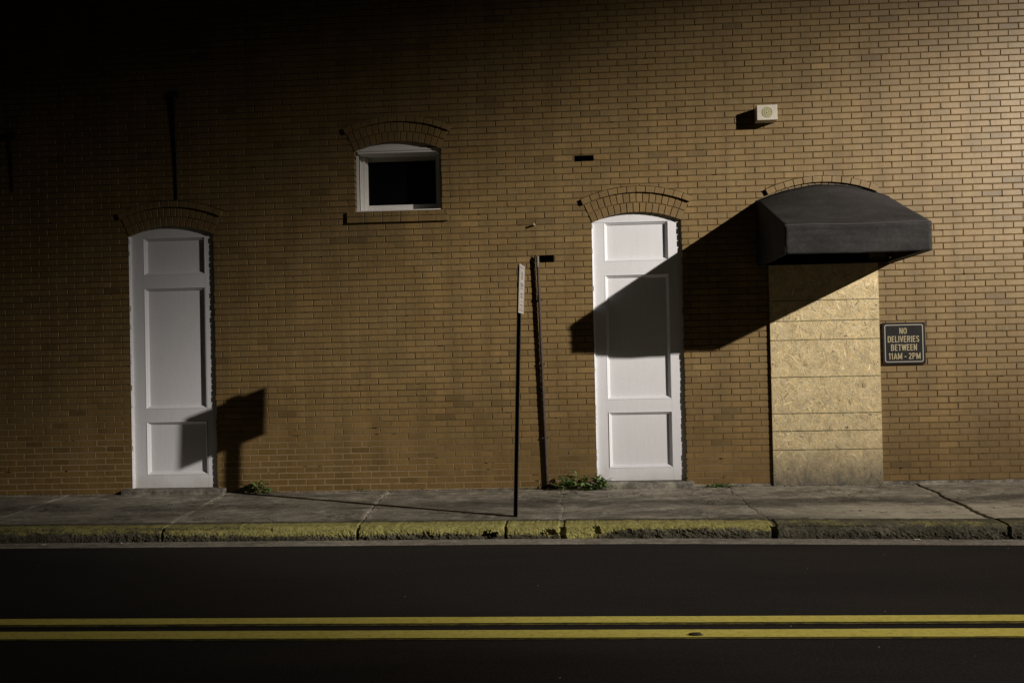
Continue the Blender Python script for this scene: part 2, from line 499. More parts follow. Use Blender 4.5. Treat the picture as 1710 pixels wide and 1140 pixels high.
# mortar bed: columns between break points, cut by the openings
xs = {X0, X1}
for o in OPN:
    for k in range(25): xs.add(o[0]-o[1]-.012 + k*(2*o[1]+.024)/24)
for h in HOLES: xs.add(h[0]); xs.add(h[1])
for k in range(int(X0), int(X1)+1): xs.add(float(k)+.013)
xs = sorted(xs)
def yb(z): 
    return .0060 if z > 1.1 else (.0022 + .0038*max(0, (z-.5)/.6) if z > .5 else .0022)
def cuts(x):
    """vertical free intervals of wall at x"""
    out = []
    for o in OPN:
        d = abs(x-o[0])
        if d < o[1]+.0121:
            dd_ = min(d, o[1])
            out.append((o[2] if o[2] > 0 else -.3, zc(o)+sqrt(RI*RI-dd_*dd_)))
    return out
for a_, b_ in zip(xs[:-1], xs[1:]):
    if b_-a_ < 1e-4: continue
    m_ = (a_+b_)/2
    ca, cb = [], []
    for o in OPN:
        if abs(m_-o[0]) < o[1]+.012:
            for x, lst in ((a_, ca), (b_, cb)):
                d = min(abs(x-o[0]), o[1]); lst.append((o[2] if o[2] > 0 else -.3, zc(o)+sqrt(RI*RI-d*d)))
    for h in HOLES:
        if h[0]-1e-6 <= m_ <= h[1]+1e-6:
            ca.append((h[2], h[3])); cb.append((h[2], h[3]))
    order = sorted(range(len(ca)), key=lambda i: ca[i][0])
    lo_a, lo_b = -.3, -.3
    segs = []
    for i in order:
        if ca[i][0] > lo_a+.001: segs.append((lo_a, ca[i][0], lo_b, cb[i][0]))
        lo_a, lo_b = ca[i][1], cb[i][1]
    segs.append((lo_a, ZTOP, lo_b, ZTOP))
    for (za0, za1, zb0, zb1) in segs:
        brk = [t for t in (.3, .5, .7, .9, 1.1) if max(za0, zb0)+.01 < t < min(za1, zb1)-.01]
        la = [za0]+brk+[za1]; lb = [zb0]+brk+[zb1]
        for q in range(len(la)-1):
            bw.face([(a_, yb(la[q]), la[q]), (b_, yb(lb[q]), lb[q]), (b_, yb(lb[q+1]), lb[q+1]), (a_, yb(la[q+1]), la[q+1])], 1)
# jamb mortar behind the brick ends, sills and soffits of the openings
for o in OPN:
    zb_ = max(o[2], -.05)
    for s_ in (-1, 1):
        x = o[0]+s_*(o[1]+.012)
        bw.face([(x, .004, zb_), (x, .32, zb_), (x, .32, o[3]), (x, .004, o[3])], 1)
    prev = None
    for k in range(25):
        x = o[0]-o[1] + k*2*o[1]/24
        p_ = (x, zc(o)+sqrt(max(0, RI*RI-(x-o[0])**2)))
        if prev: bw.face([(prev[0], .0, prev[1]+.001), (p_[0], .0, p_[1]+.001), (p_[0], .32, p_[1]+.001), (prev[0], .32, prev[1]+.001)], 1)
        prev = p_
for (hx0, hx1, hz0, hz1) in HOLES:
    d = .11
    bw.face([(hx0, .008, hz0), (hx1, .008, hz0), (hx1, d, hz0), (hx0, d, hz0)], 2)
    bw.face([(hx0, .008, hz1), (hx1, .008, hz1), (hx1, d, hz1), (hx0, d, hz1)], 2)
    bw.face([(hx0, .008, hz0), (hx0, d, hz0), (hx0, d, hz1), (hx0, .008, hz1)], 2)
    bw.face([(hx1, .008, hz0), (hx1, d, hz0), (hx1, d, hz1), (hx1, .008, hz1)], 2)
    bw.face([(hx0, d, hz0), (hx1, d, hz0), (hx1, d, hz1), (hx0, d, hz1)], 2)
# ends, top and back of the building
bw.face([(X0, .009, -.3), (X0, 9, -.3), (X0, 9, ZTOP), (X0, .009, ZTOP)], 0)
bw.face([(X1, .009, -.3), (X1, 9, -.3), (X1, 9, ZTOP), (X1, .009, ZTOP)], 0)
bw.face([(X0, 9, -.3), (X1, 9, -.3), (X1, 9, ZTOP), (X0, 9, ZTOP)], 0)
bw.build('wall', [MBRICK, MMORT, MVOID], building)
rf = MB(); rf.box(X0-.05, X1+.05, -.04, 9.05, ZTOP+.002, ZTOP+.12)
rf.build('roof', MROOF, building)

# arches: two rings of headers and a projecting hood course
for idx, o in enumerate(OPN):
    ar = MB()
    cx, cz_ = o[0], zc(o)
    th = asin(HW/RI)
    def P(rad, a, y): return (cx + rad*sin(a), y, cz_ + rad*cos(a))
    def solid(r0, r1, a0, a1, y0, y1, mat, col=(1, 1, 1), bev=.0022, jit=.0008):
        j = lambda: random.uniform(-jit, jit)
        jj = [(j(), j()) for _ in range(4)]
        base = [(r0, a0), (r0, a1), (r1, a1), (r1, a0)]
        fr, md, bk = [], [], []
        for k, (rr, aa) in enumerate(base):
            sr = bev if rr == r0 else -bev
            sa = (bev if aa == a0 else -bev)/rr
            rr_ = rr + jj[k][0]; aa_ = aa + jj[k][1]/rr
            fr.append(P(rr_+sr, aa_+sa, y0)); md.append(P(rr_, aa_, y0+bev)); bk.append(P(rr_, aa_, y1))
        fs = [(0, 1, 2, 3)]
        for k in range(4):
            q = (k+1) % 4
            fs += [(k, 4+k, 4+q, q), (4+k, 8+k, 8+q, 4+q)]
        ar.poly(fr+md+bk, fs, mat, col)
    # mortar body, one mm proud of the field bricks
    N_ = 28
    for k in range(N_):
        a0, a1 = -th + k*2*th/N_, -th + (k+1)*2*th/N_
        yy = -.0015
        ar.face([P(RI+.002, a0, yy), P(RI+.002, a1, yy), P(RI+RINGT, a1, yy), P(RI+RINGT, a0, yy)], 1)
        ar.face([P(RI+.002, a0, yy), P(RI+.002, a1, yy), P(RI+.002, a1, .11), P(RI+.002, a0, .11)], 1)
        ar.face([P(RI+RINGT, a0, yy), P(RI+RINGT, a1, yy), P(RI+RINGT, a1, .01), P(RI+RINGT, a0, .01)], 1)
    for a in (-th, th):
        ar.face([P(RI+.002, a, -.0015), P(RI+RINGT, a, -.0015), P(RI+RINGT, a, .02), P(RI+.002, a, .02)], 1)
    n1_, n2_ = 15, 16
    for (ra, rb, nn, ph) in ((RI, RI+.098, n1_, 0), (RI+.107, RI+RINGT, n2_, 0)):
        for k in range(nn):
            a0 = -th + k*2*th/nn; a1 = -th + (k+1)*2*th/nn
            g = .0042/ra
            yy = -.0085 + random.uniform(-.001, .001)
            solid(ra, rb, a0+g, a1-g, yy, .11, 0, tintc())
    # hood mould
    r0, r1 = RI+RINGT+.006, RI+RINGT+.070
    thh = th*1.02
    nh = 12
    for k in range(nh):
        a0 = -thh + k*2*thh/nh; a1 = -thh + (k+1)*2*thh/nh
        g = .0038/r0
        solid(r0, r1, a0+g, a1-g, -.036+random.uniform(-.0015, .0015), .02, 0, tintc(), jit=.0015)
    for k in range(24):
        a0 = -thh + .002 + k*(2*thh-.004)/24; a1 = -thh + .002 + (k+1)*(2*thh-.004)/24
        ar.face([P(r0+.002, a0, -.030), P(r0+.002, a1, -.030), P(r1-.002, a1, -.030), P(r1-.002, a0, -.030)], 1)
        ar.face([P(r0+.003, a0, -.030), P(r0+.003, a1, -.030), P(r0+.003, a1, .01), P(r0+.003, a0, .01)], 1)
        ar.face([P(r1-.001, a0, -.0022), P(r1-.001, a1, -.0022), P(r1+.010+.004*noise.noise((k*.9, cx, 0)), a1, -.0022), P(r1+.010+.004*noise.noise((k*.9-.9, cx, 0)), a0, -.0022)], 2)
        ar.face([P(r1-.003, a0, -.030), P(r1-.003, a1, -.030), P(r1-.003, a1, .01), P(r1-.003, a0, .01)], 1)
    ar.build('brick_arch', [MBRICK, MMORT, MJOINT], building)

# brick window sill: headers over stretchers
sl = MB()
def sbrick(x0, x1, z0, z1, y0, col):
    b = bmesh.new(); bmesh.ops.create_cube(b, size=1)
    for w in b.verts:
        w.co = Vector((x0+(w.co.x+.5)*(x1-x0)+random.uniform(-.001, .001), y0+(w.co.y+.5)*(.12-y0), z0+(w.co.z+.5)*(z1-z0)+random.uniform(-.001, .001)))
    bmesh.ops.bevel(b, geom=b.edges[:], offset=.0025, segments=1, affect='EDGES')
    sl.addbm(b, 0, col)
xx = -2.505
while xx < -1.39:
    e = min(xx+.0985, -1.382); sbrick(xx, e-.006, 3.004, 3.056, -.034, tintc()); xx = e
xx = -2.505
while xx < -1.39:
    e = min(xx+.1975, -1.382); sbrick(xx, e-.007, 2.937, 2.996, -.034, tintc()); xx = e
sl.box(-2.500, -1.386, -.028, .10, 2.942, 3.052, 1)
sl.build('window_sill', [MBRICK, MMORT], building)

# footing strip of grey render along the base on the right
ft = MB()
def foot(xa, xb, h0, h1, yo):
    n = int((xb-xa)/.03)
    for k in range(n):
        a0 = xa + (xb-xa)*k/n; a1 = xa + (xb-xa)*(k+1)/n
        def hh(x): return h0 + (h1-h0)*(x-xa)/(xb-xa) + .012*noise.noise((x*7, 0, 1)) + .006*noise.noise((x*31, 3, 1))
        def yy(x): return yo + .004*noise.noise((x*13, 5, 1))
        ft.face([(a0, yy(a0)-.006, -.05), (a1, yy(a1)-.006, -.05), (a1, yy(a1), hh(a1)), (a0, yy(a0), hh(a0))], 0)
        ft.face([(a0, yy(a0), hh(a0)), (a1, yy(a1), hh(a1)), (a1, .02, hh(a1)+.004), (a0, .02, hh(a0)+.004)], 0)
foot(1.16, 2.08, .020, .024, -.006); foot(3.17, 9.5, .030, .052, -.008); foot(-10.5, -5.0, -.012, -.014, -.004); foot(-4.0, .17, -.006, .010, -.004)
ft.build('footing', MSTEP, building)

# doors -----------------------------------------------------------------
def moulded_panel(b, x0, x1, z0, z1, yface, depth=.040, w=.034, mat=0):
    """recess with stepped moulding; returns list of ring quads + floor"""
    prof = [(0, 0), (0, -.003), (.004, -.003), (.016, .016), (.019, .017), (w, depth)]
    prev = None
    for d, y in prof:
        ring = [(x0+d, yface+y, z0+d), (x1-d, yface+y, z0+d), (x1-d, yface+y, z1-d), (x0+d, yface+y, z1-d)]
        if prev:
            for k in range(4):
                q = (k+1) % 4
                b.face([prev[k], prev[q], ring[q], ring[k]], mat)
        prev = ring
    b.face(prev, mat)

def make_door(cx, spring, panels, zbot, extra, x_in=.11):
    hw = HW+.004
    d = empty('door', (cx, RV, zbot)); d.parent = building
    if extra: d['label'] = extra
    st = MB()
    # stiles and rails as one face sheet with holes: horizontal bands
    px0, px1 = panels[0][0], panels[0][1]
    zs = [zbot] + [v for p_ in reversed(panels) for v in (p_[2], p_[3])]
    o = (cx, hw, zbot, spring)
    ztop = spring
    y = RV
    g = .0012
    # left stile, right stile, full height up to spring line
    for (a0, a1) in ((cx-hw, px0), (px1, cx+hw)):
        for q in range(len(zs)):
            z0 = zs[q]; z1 = zs[q+1] if q+1 < len(zs) else ztop
            st.face([(a0, y, z0), (a1, y, z0), (a1, y, z1), (a0, y, z1)])
    # rails between the stiles (very slightly back, so the joints show)
    yr = y+.0012
    rails = [(zbot, panels[2][2]), (panels[2][3], panels[1][2]), (panels[1][3], panels[0][2]), (panels[0][3], ztop)]
    for z0, z1 in rails:
        st.face([(px0, yr, z0), (px1, yr, z0), (px1, yr, z1), (px0, yr, z1)])
    # arched head
    n = 30
    for k in range(n):
        xa = cx-hw + 2*hw*k/n; xb = cx-hw + 2*hw*(k+1)/n
        za = spring-RISE*0 + (sqrt(RI*RI-min(abs(xa-cx), HW)**2) + RISE - RI) + .004
        zb = spring + (sqrt(RI*RI-min(abs(xb-cx), HW)**2) + RISE - RI) + .004
        st.face([(xa, yr, ztop), (xb, yr, ztop), (xb, yr, zb), (xa, yr, za)])
    # thickness behind the sheet
    st.box(cx-hw, cx+hw, y+.045, y+.09, zbot, spring)
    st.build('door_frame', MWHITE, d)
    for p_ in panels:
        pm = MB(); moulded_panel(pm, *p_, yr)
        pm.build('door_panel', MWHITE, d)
    # ragged white sealant bead along the left brick edge
    cb = MB()
    zz_ = zbot; pv = None
    while zz_ < spring:
        x = cx-HW + .003 + random.uniform(-.003, .003)
        cur = (x, zz_)
        if pv:
            cb.face([(cx-HW-.004, -.002, pv[1]), (pv[0]+.006, .010, pv[1]), (cur[0]+.006, .010, cur[1]), (cx-HW-.004, -.002, cur[1])])
            cb.face([(pv[0]+.006, .010, pv[1]), (pv[0]+.008, y+.002, pv[1]), (cur[0]+.008, y+.002, cur[1]), (cur[0]+.006, .010, cur[1])])
        pv = cur; zz_ += .017
    cb.build('sealant_bead', MWHITE, d)
    return d
make_door(-4.50, 2.865, [(-4.835, -4.132, 2.427, 2.842), (-4.833, -4.136, .934, 2.281), (-4.830, -4.138, .199, .790)], .055,
          'white three panel arched door at the far left, sign shadow on its lower panel')
make_door(0.655, 2.870, [(.304, .997, 2.445, 2.872), (.303, .996, .948, 2.298), (.312, .996, .208, .811)], .07,
          'white three panel arched door crossed by the awning shadow')
# dark doorway behind the board
dw = MB()
dw.box(2.63-HW-.005, 2.63+HW+.005, .10, .14, -.02, 3.02)
dw.build('doorway', MVOID, building)

# window ------------------------------------------------------------------
wo = OPN[3]
win = empty('window', (wo[0], .1, wo[2])); win.parent = building
xl, xr, zb0, zs0 = wo[0]-HW, wo[0]+HW, wo[2], wo[3]
fr = MB()
YF = .085   # face of the outer frame
fw = .030
fr.box(xl, xl+fw, YF, YF+.06, zb0, zs0+.02, bev=.003)
fr.box(xr-fw, xr, YF, YF+.06, zb0, zs0+.02, bev=.003)
# arched head panel
ztm = 3.748
n = 26
for k in range(n):
    xa = xl-.003 + (2*HW+.006)*k/n; xb = xl-.003 + (2*HW+.006)*(k+1)/n
    YT = .052
    f_ = lambda x: zs0 + sqrt(RI*RI-min(abs(x-wo[0]), HW)**2)+RISE-RI+.004
    fr.face([(xa, YT, ztm), (xb, YT, ztm), (xb, YT, f_(xb)), (xa, YT, f_(xa))])
fr.box(xl+.012, xr-.012, YT-.016, YF+.05, ztm-.020, ztm+.006, bev=.003)
fr.box(xl+.03, xr-.03, YT-.006, YF+.05, ztm-.042, ztm-.022, bev=.002)
fr.build('window_frame', MWHITE2, win)
lnng = MB()
YS = .27
zt_ = ztm-.042
lnng.face([(xl+fw, YF+.01, zb0), (xl+fw, YS, zb0), (xl+fw, YS, zt_), (xl+fw, YF+.01, zt_)])
lnng.face([(xr-fw, YF+.01, zb0), (xr-fw, YS, zb0), (xr-fw, YS, zt_), (xr-fw, YF+.01, zt_)])
lnng.face([(xl+fw, YF+.01, zt_), (xr-fw, YF+.01, zt_), (xr-fw, YS+.08, zt_), (xl+fw, YS+.08, zt_)])
lnng.box(xl+.004, xr-.004, .012, YS+.02, zb0-.015, zb0+.012, bev=.002)
lnng.build('lining', MWHITE2, win)
sa = MB()
xa_, xb_ = xl+fw, xr-fw
GL, GR, GB, GT = -2.322, -1.550, 3.160, 3.622
YL = YS-.03
sa.box(xa_+.001, xa_+.048, YS-.07, YS+.03, zb0+.012, zt_-.001, bev=.003)
sa.box(xa_+.049, GL, YS-.03, YS+.03, zb0+.012, zt_-.001, bev=.003)
sa.box(GR, xb_-.001, YS-.03, YS+.03, zb0+.012, zt_-.001, bev=.003)
sa.box(GL+.001, GR-.001, YS+.03, YS+.08, GT-.015, zt_-.001, bev=.003)
sa.box(GL+.001, GR-.001, YS-.03, YS+.03, zb0+.012, GB, bev=.003)
sa.build('sash', MWHITE2, win)
pn = MB(); pn.box(GL-.01, GR+.01, YS+.012, YS+.018, GB-.01, GT+.03)
pn.build('pane', MGLASS, win)

# ------------------------------------------------------------------ ground
YK = [(-40, -2.30), (-5, -2.30), (-.7, -2.31), (.6, -2.34), (1.5, -2.40), (3.3, -2.53), (5, -2.60), (40, -2.60)]
def yk(x):
    for (a_, b_), (c_, d_) in zip(YK[:-1], YK[1:]):
        if a_ <= x <= c_: return b_ + (d_-b_)*(x-a_)/(c_-a_)
    return -2.6
HR = -.13      # road level
gd = MB(); gd.box(-120, 120, -120, 120, -.9, -.32)
g = gd.build('ground', MASPH); tag(g, kind='structure')
rd = MB()
for k in range(-24, 24):
    a_, b_ = k*1.0, (k+1)*1.0
    rd.face([(a_, -60, HR), (b_, -60, HR), (b_, yk(b_)-.205, HR), (a_, yk(a_)-.205, HR)])
rd.face([(-90, -60, HR), (-24, -60, HR), (-24, yk(-24)-.205, HR), (-90, yk(-24)-.205, HR)])
rd.face([(24, -60, HR), (90, -60, HR), (90, yk(24)-.205, HR), (24, yk(24)-.205, HR)])
o = rd.build('road', MASPH, merge=False); tag(o, kind='structure')
# gutter
gt = MB()
nx = 900
for k in range(nx):
    a_, b_ = -14+28*k/nx, -14+28*(k+1)/nx
    def e(x): return yk(x)-.215 + .006*noise.noise((x*5, 1, 2)) + .003*noise.noise((x*23, 1, 2))
    gt.face([(a_, e(a_), HR+.004), (b_, e(b_), HR+.004), (b_, yk(b_)-.03, HR+.012), (a_, yk(a_)-.03, HR+.012)])
    gt.face([(a_, e(a_)-.004, HR-.01), (b_, e(b_)-.004, HR-.01), (b_, e(b_), HR+.004), (a_, e(a_), HR+.004)])
o = gt.build('gutter', MGUT); tag(o, kind='structure')
# centre line: two solid yellow stripes, slightly wavy edges, worn fringe
def stripe(ya, yb_, zoff, mat, wob):
    s = MB(); n = 560
    for k in range(n):
        a_, b_ = -14+28*k/n, -14+28*(k+1)/n
        w1 = lambda x: wob*noise.noise((x*1.1, ya*9, 0)) + wob*.7*noise.noise((x*9, ya*9, 0))
        cv = lambda x: -.0022*(x+.4)**2*0
        s.face([(a_, ya+w1(a_), HR+zoff), (b_, ya+w1(b_), HR+zoff), (b_, yb_+w1(b_+50), HR+zoff), (a_, yb_+w1(a_+50), HR+zoff)])
    return s
for (ya, yb_) in ((-5.055, -4.915), (-5.370, -5.210)):
    o = stripe(ya, yb_, .008, MPAINT, .004).build('road_marking', MPAINT); tag(o, kind='structure')
for (ya, yb_) in ((-5.090, -4.905), (-5.392, -5.200)):
    o = stripe(ya, yb_, .004, MPAINTW, .006).build('worn_marking', MPAINTW); tag(o, kind='structure')

# sidewalk slabs with joints
JX = [(-12.6, .006, -12.6, 0), (-9.1, .006, -9.1, 0), (-7.32, .006, -7.4, 0), (-5.48, .005, -5.68, 0), (-3.68, .006, -3.89, 0), (-1.95, .012, -2.10, 1), (-.165, .005, -.20, 1), (1.59, .009, 1.55, 1), (3.43, .030, 3.535, 1), (5.2, .012, 5.25, 1), (7.0, .01, 7.0, 1), (14, .01, 14, 0)]
sw = MB()
def jx(j, y):
    t = (y+2.3)/2.3
    base = j[0]*(1-t)+j[2]*t
    return base + .022*noise.noise((y*2.3, j[0], 0))*(1+j[3]) + .010*noise.noise((y*11, j[0], 4))*(1+j[3])
def sz(x, y, sid):
    z = .0035*noise.noise((x*1.3, y*2.1, sid)) + .0016*noise.noise((x*7, y*9, 0))
    if sid >= 8: z += .010
    return z
for si in range(len(JX)-1):
    j0, j1 = JX[si], JX[si+1]
    nxs = max(4, int((j1[0]-j0[0])/.05)); ny = 56
    rows = []
    TT = [0, .022/(j1[0]-j0[0]), .045/(j1[0]-j0[0])] + [k/nxs for k in range(1, nxs)] + [1-.045/(j1[0]-j0[0]), 1-.022/(j1[0]-j0[0]), 1]
    nxs = len(TT)-1
    for q in range(ny+1):
        row = []
        for k in range(nxs+1):
            t = TT[k]
            xm = j0[0]*(1-t)+j1[0]*t
            yy0 = yk(xm)+.235
            y = yy0 + (-.002-yy0)*q/ny
            xa = jx(j0, y)+j0[1]/2*(1+.6*noise.noise((y*6, si, 9))); xb = jx(j1, y)-j1[1]/2*(1+.6*noise.noise((y*6, si+1, 9)))
            x = xa*(1-t)+xb*t
            z = sz(x, y, si)
            if k in (0, nxs): z -= .003
            row.append((x, y, z))
        rows.append(row)
    vs = [p_ for rw in rows for p_ in rw]
    m1 = nxs+1
    fs = [(q*m1+k, q*m1+k+1, (q+1)*m1+k+1, (q+1)*m1+k) for q in range(ny) for k in range(nxs)]
    base_i = len(sw.f)
    sw.poly(vs, fs, 0, None, True)
    for fi, q_ in enumerate(fs):
        k = q_[0] % m1; q = q_[0]//m1
        pj = j0 if k < nxs/2 else j1
        dk = min(k, nxs-1-k)
        g_ = 1.0
        if dk < 3 and pj[0] in (-5.48, -3.68, -1.95, -.165):
            g_ = (1.75, 1.45, 1.2)[dk]*(.85+.5*noise.noise((q*.25, pj[0], k*1.0)))
            if pj[0] == -.165: g_ = 1+(g_-1)*.5
        if q > ny-4: g_ *= 1.25
        sw.c[base_i+fi] = (g_, g_, g_*.97)
    for k_, sgn in ((0, 1), (nxs, -1)):
        for q in range(ny):
            a_ = rows[q][k_]; b_ = rows[q+1][k_]
            sw.face([a_, b_, (b_[0], b_[1], -.06), (a_[0], a_[1], -.06)], 0)
sw.box(-14, 14, -2.05, -.002, -.2, -.045, 0)
o = sw.build('sidewalk', MWALK); tag(o, kind='structure')
# a short hairline crack plus pits are left to the texture; kerb as a dense worn strip
PROF = [(.26, .0035), (.20, .003), (.14, .001), (.11, .001), (.085, .000), (.062, -.001), (.045, -.003), (.030, -.006), (.018, -.012), (.009, -.020), (.003, -.030), (-.001, -.040), (-.005, -.050), (-.009, -.060), (-.013, -.070), (-.017, -.080), (-.021, -.090), (-.025, -.100), (-.029, -.110), (-.033, -.120), (-.037, -.130), (-.041, -.145)]
KJ = [-7.3, -5.5, -3.69, -1.95, -.66, -.17, 1.60, 3.46, 5.2, 7.0]
def sm(a_, b_, x):
    t = max(0, min(1, (x-a_)/(b_-a_))); return t*t*(3-2*t)
kxs = []
x = -9.0
while x < 7.6: kxs.append(x); x += .009
kxs = [-14, -11] + kxs + [10, 14]
kv = []; paint = []
for x in kxs:
    for pi_, (dy, dz) in enumerate(PROF):
        y = yk(x)+dy; z = dz
        low_ = sm(-.015, -.10, dz)
        rg = .35 + .65*sm(-.3, .5, noise.noise((x*.9, 3.3, 0))+.25*sm(.2, 1.6, x))
        n1_ = noise.fractal((x*14, dz*26, 1), 1.0, 2.1, 4)
        n2_ = noise.fractal((x*52, dz*70, 4), 1.0, 2.1, 3)
        y += low_*(.013*n1_ + .009*n2_)*rg*1.7 + .0025*n2_
        z += (1-low_)*(.0035*n1_+.0015*n2_) + .004*n2_*low_
        # under-cut ledge at left and right where the paint skin stays above a dark gap
        if x < -2.7 or x > 1.7:
            y += .018*sm(-.012, -.026, dz)*(1-sm(-.03, -.05, dz))*(sm(-.15, .12, noise.noise((x*.8, 7, 7))))
        # broken chunks
        for (cx_, cz_2, wr, dp) in ((-.82, -.095, .06, .06), (-.28, -.08, .075, .05), (-1.38, -.10, .05, .03), (.12, -.06, .05, .035), (.33, -.09, .10, .02), (.85, -.08, .12, .02), (3.75, -.02, .08, .05)):
            d_ = sqrt(((x-cx_+.05*n1_)/wr)**2 + ((dz-cz_2+.03*n1_+.015*n2_)/.028)**2) + .35*n2_
            if d_ < 1.25: y += dp*(1-sm(.7, 1.25, d_+.25*n1_))
        for kj in KJ:
            jw = .010 + (.012 if kj in (-.17, 1.60) else 0)
            xj = kj + .012*noise.noise((dz*30, kj, 0))
            d_ = abs(x-xj)
            if d_ < jw*1.6:
                kf = 1-sm(jw*.6, jw*1.6, d_)
                y += .05*kf*(1 if dz < -.012 else .1); z -= .012*kf*(1 if dz > -.02 else 0)
        kv.append((x, y, z))
        # where the yellow paint survives
        top = 1-sm(.10, .25, dy)
        lim = -.075
        lim += .030*(1-sm(-4.1, -3.3, x))
        lim -= .045*sm(-.22, -.14, x)*(1-sm(.02, .22, x))
        lim += .032*sm(.1, .4, x)
        if x >= 1.6: lim = -.010
        lim += .025*noise.noise((x*2.2, 9, 0))
        pz = 1-sm(-.035, .040, lim-dz)
        pv_ = top*pz
        if x >= 1.6: pv_ *= .55 + .3*noise.noise((x*3, 1, 8))
        elif x < -3.0: pv_ *= .72
        if x < -2.7 and -.03 < dz < -.004: pv_ *= .75
        paint.append(max(0, min(1, pv_)))
np_ = len(PROF)
fs = [(i*np_+j, (i+1)*np_+j, (i+1)*np_+j+1, i*np_+j+1) for i in range(len(kxs)-1) for j in range(np_-1)]
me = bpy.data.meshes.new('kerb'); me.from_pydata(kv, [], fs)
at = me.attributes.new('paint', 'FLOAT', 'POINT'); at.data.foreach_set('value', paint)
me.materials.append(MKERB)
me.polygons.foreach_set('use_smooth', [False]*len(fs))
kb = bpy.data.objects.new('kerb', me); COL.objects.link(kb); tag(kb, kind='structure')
bb = MB(); bb.box(-14, 14, -2.22, -2.03, -.2, -.04)
# (solid core behind the kerb skin so no light leaks through the broken joints)
o = bb.build('kerb_core', MGUT); tag(o, kind='structure')

# doorsteps
def doorstep(x0, x1, label):
    s = MB(); n = 40
    ysf = -.125
    top = .052 if x0 < 0 else .060
    def fy(x): return ysf + .004*noise.noise((x*9, 2, 0)) + .003*noise.noise((x*30, 2, 0))
    for k in range(n):
        a_, b_ = x0+(x1-x0)*k/n, x0+(x1-x0)*(k+1)/n
        h = lambda x: top + .0025*noise.noise((x*12, 8, 0))
        s.face([(a_, fy(a_), -.02), (b_, fy(b_), -.02), (b_, fy(b_)+.003, h(b_)-.008), (a_, fy(a_)+.003, h(a_)-.008)])
        s.face([(a_, fy(a_)+.003, h(a_)-.008), (b_, fy(b_)+.003, h(b_)-.008), (b_, fy(b_)+.012, h(b_)), (a_, fy(a_)+.012, h(a_))])
        s.face([(a_, fy(a_)+.012, h(a_)), (b_, fy(b_)+.012, h(b_)), (b_, -.010, h(b_)+.004), (a_, -.010, h(a_)+.004)])
        if abs((a_+b_)/2-(x0+x1)/2) < HW:
            s.face([(a_, -.010, h(a_)+.004), (b_, -.010, h(b_)+.004), (b_, .05, h(b_)+.005), (a_, .05, h(a_)+.005)])
    for x in (x0, x1):
        s.face([(x, fy(x), -.02), (x, -.002, -.02), (x, -.002, top), (x, fy(x)+.008, top)])
    o = s.build('doorstep', MSTEP)
    tag(o, label, 'step', 'concrete doorsteps')
doorstep(-5.06, -3.915, 'low concrete doorstep under the far left white door')
doorstep(.10, 1.20, 'low concrete doorstep under the white door beside the weeds')

# ------------------------------------------------------------------ awning
AX0, AX1, AY, AZF, AZB = 1.94, 3.272, -1.46, 2.605, 2.340
aw = empty('awning', (2.6, 0, AZB))
tag(aw, 'charcoal canvas awning with an arched back above the boarded doorway', 'awning')
def arcz(t):   # t 0..1 across the wall edge
    x = t*2-1
    return 3.048 + .156*(1-abs(x)**1.85)
AWX1 = 3.335
cn = MB()
N1, N2 = 36, 16
rows = []
for i in range(N1+1):
    t = i/N1
    row = []
    for j in range(N2+1):
        s_ = j/N2
        xw = AX0 + (AWX1-AX0)*t; xf = AX0 + (AX1-AX0)*t
        zf = AZF + .004*sin(t*pi*3)
        z = arcz(t)*(1-s_) + zf*s_
        z += -.018*sin(pi*s_)*sin(pi*t)**.5 + .004*noise.noise((t*5, s_*3, 0))
        row.append((xw*(1-s_)+xf*s_, -.001 + (AY+.001)*s_, z))
    rows.append(row)
vs = [p_ for rw in rows for p_ in rw]
cn.poly(vs, [(i*(N2+1)+j, (i+1)*(N2+1)+j, (i+1)*(N2+1)+j+1, i*(N2+1)+j+1) for i in range(N1) for j in range(N2)], 0, None, True)
for t_i in (0, N1):
    for j in range(N2):
        a_ = rows[t_i][j]; b_ = rows[t_i][j+1]
        cn.face([a_, b_, (b_[0], b_[1], AZB), (a_[0], a_[1], AZB)], 0)
o = cn.build('canopy', MCANV, aw, merge=True)
md = o.modifiers.new('thick', 'SOLIDIFY'); md.thickness = .003; md.offset = 0
vl = MB()
rows = []
NV, NH = 40, 14
for i in range(NV+1):
    t = i/NV
    row = []
    for j in range(NH+1):
        s_ = j/NH
        x = AX0 + (AX1-AX0)*t
        y = AY - .002 - .016*exp(-((s_-.10)/.05)**2) - .012*exp(-((s_-.32+.05*t)/.06)**2)*sin(t*4+.5)**2 - .006*exp(-((s_-.62+.1*sin(t*5))/.07)**2) + .007*s_*sin(t*9+1) - .004*noise.noise((t*7, s_*4, 1))
        row.append((x, y, AZF + .004*sin(t*pi*3)*(1-s_) + (AZB-AZF)*s_ - .006*sin(t*pi)*s_ + .003*noise.noise((t*9, 0, 3))*s_))
    rows.append(row)
vl.poly([p_ for rw in rows for p_ in rw], [(i*(NH+1)+j, (i+1)*(NH+1)+j, (i+1)*(NH+1)+j+1, i*(NH+1)+j+1) for i in range(NV) for j in range(NH)], 0, None, True)
o = vl.build('valance', MCANV, aw, merge=True)
md = o.modifiers.new('thick', 'SOLIDIFY'); md.thickness = .003; md.offset = 0
pp = MB()
pp.tube([(AX0+(AWX1-AX0)*k/30, -.008, arcz(k/30)+.003) for k in range(31)], .0042, 8)
pp.build('piping', MPIPE, aw)
pf = MB()
pf.tube([(AX0+(AX1-AX0)*k/20, AY-.004, AZF+.004*sin(k/20*pi*3)+.001) for k in range(21)], .0038, 8)
pf.build('front_piping', MPIPE, aw)
fm = MB()
ins = .02
fm.tube([(AX0+ins, AY+.02, AZB+.015), (AX1-ins, AY+.02, AZB+.015)], .012, 8)
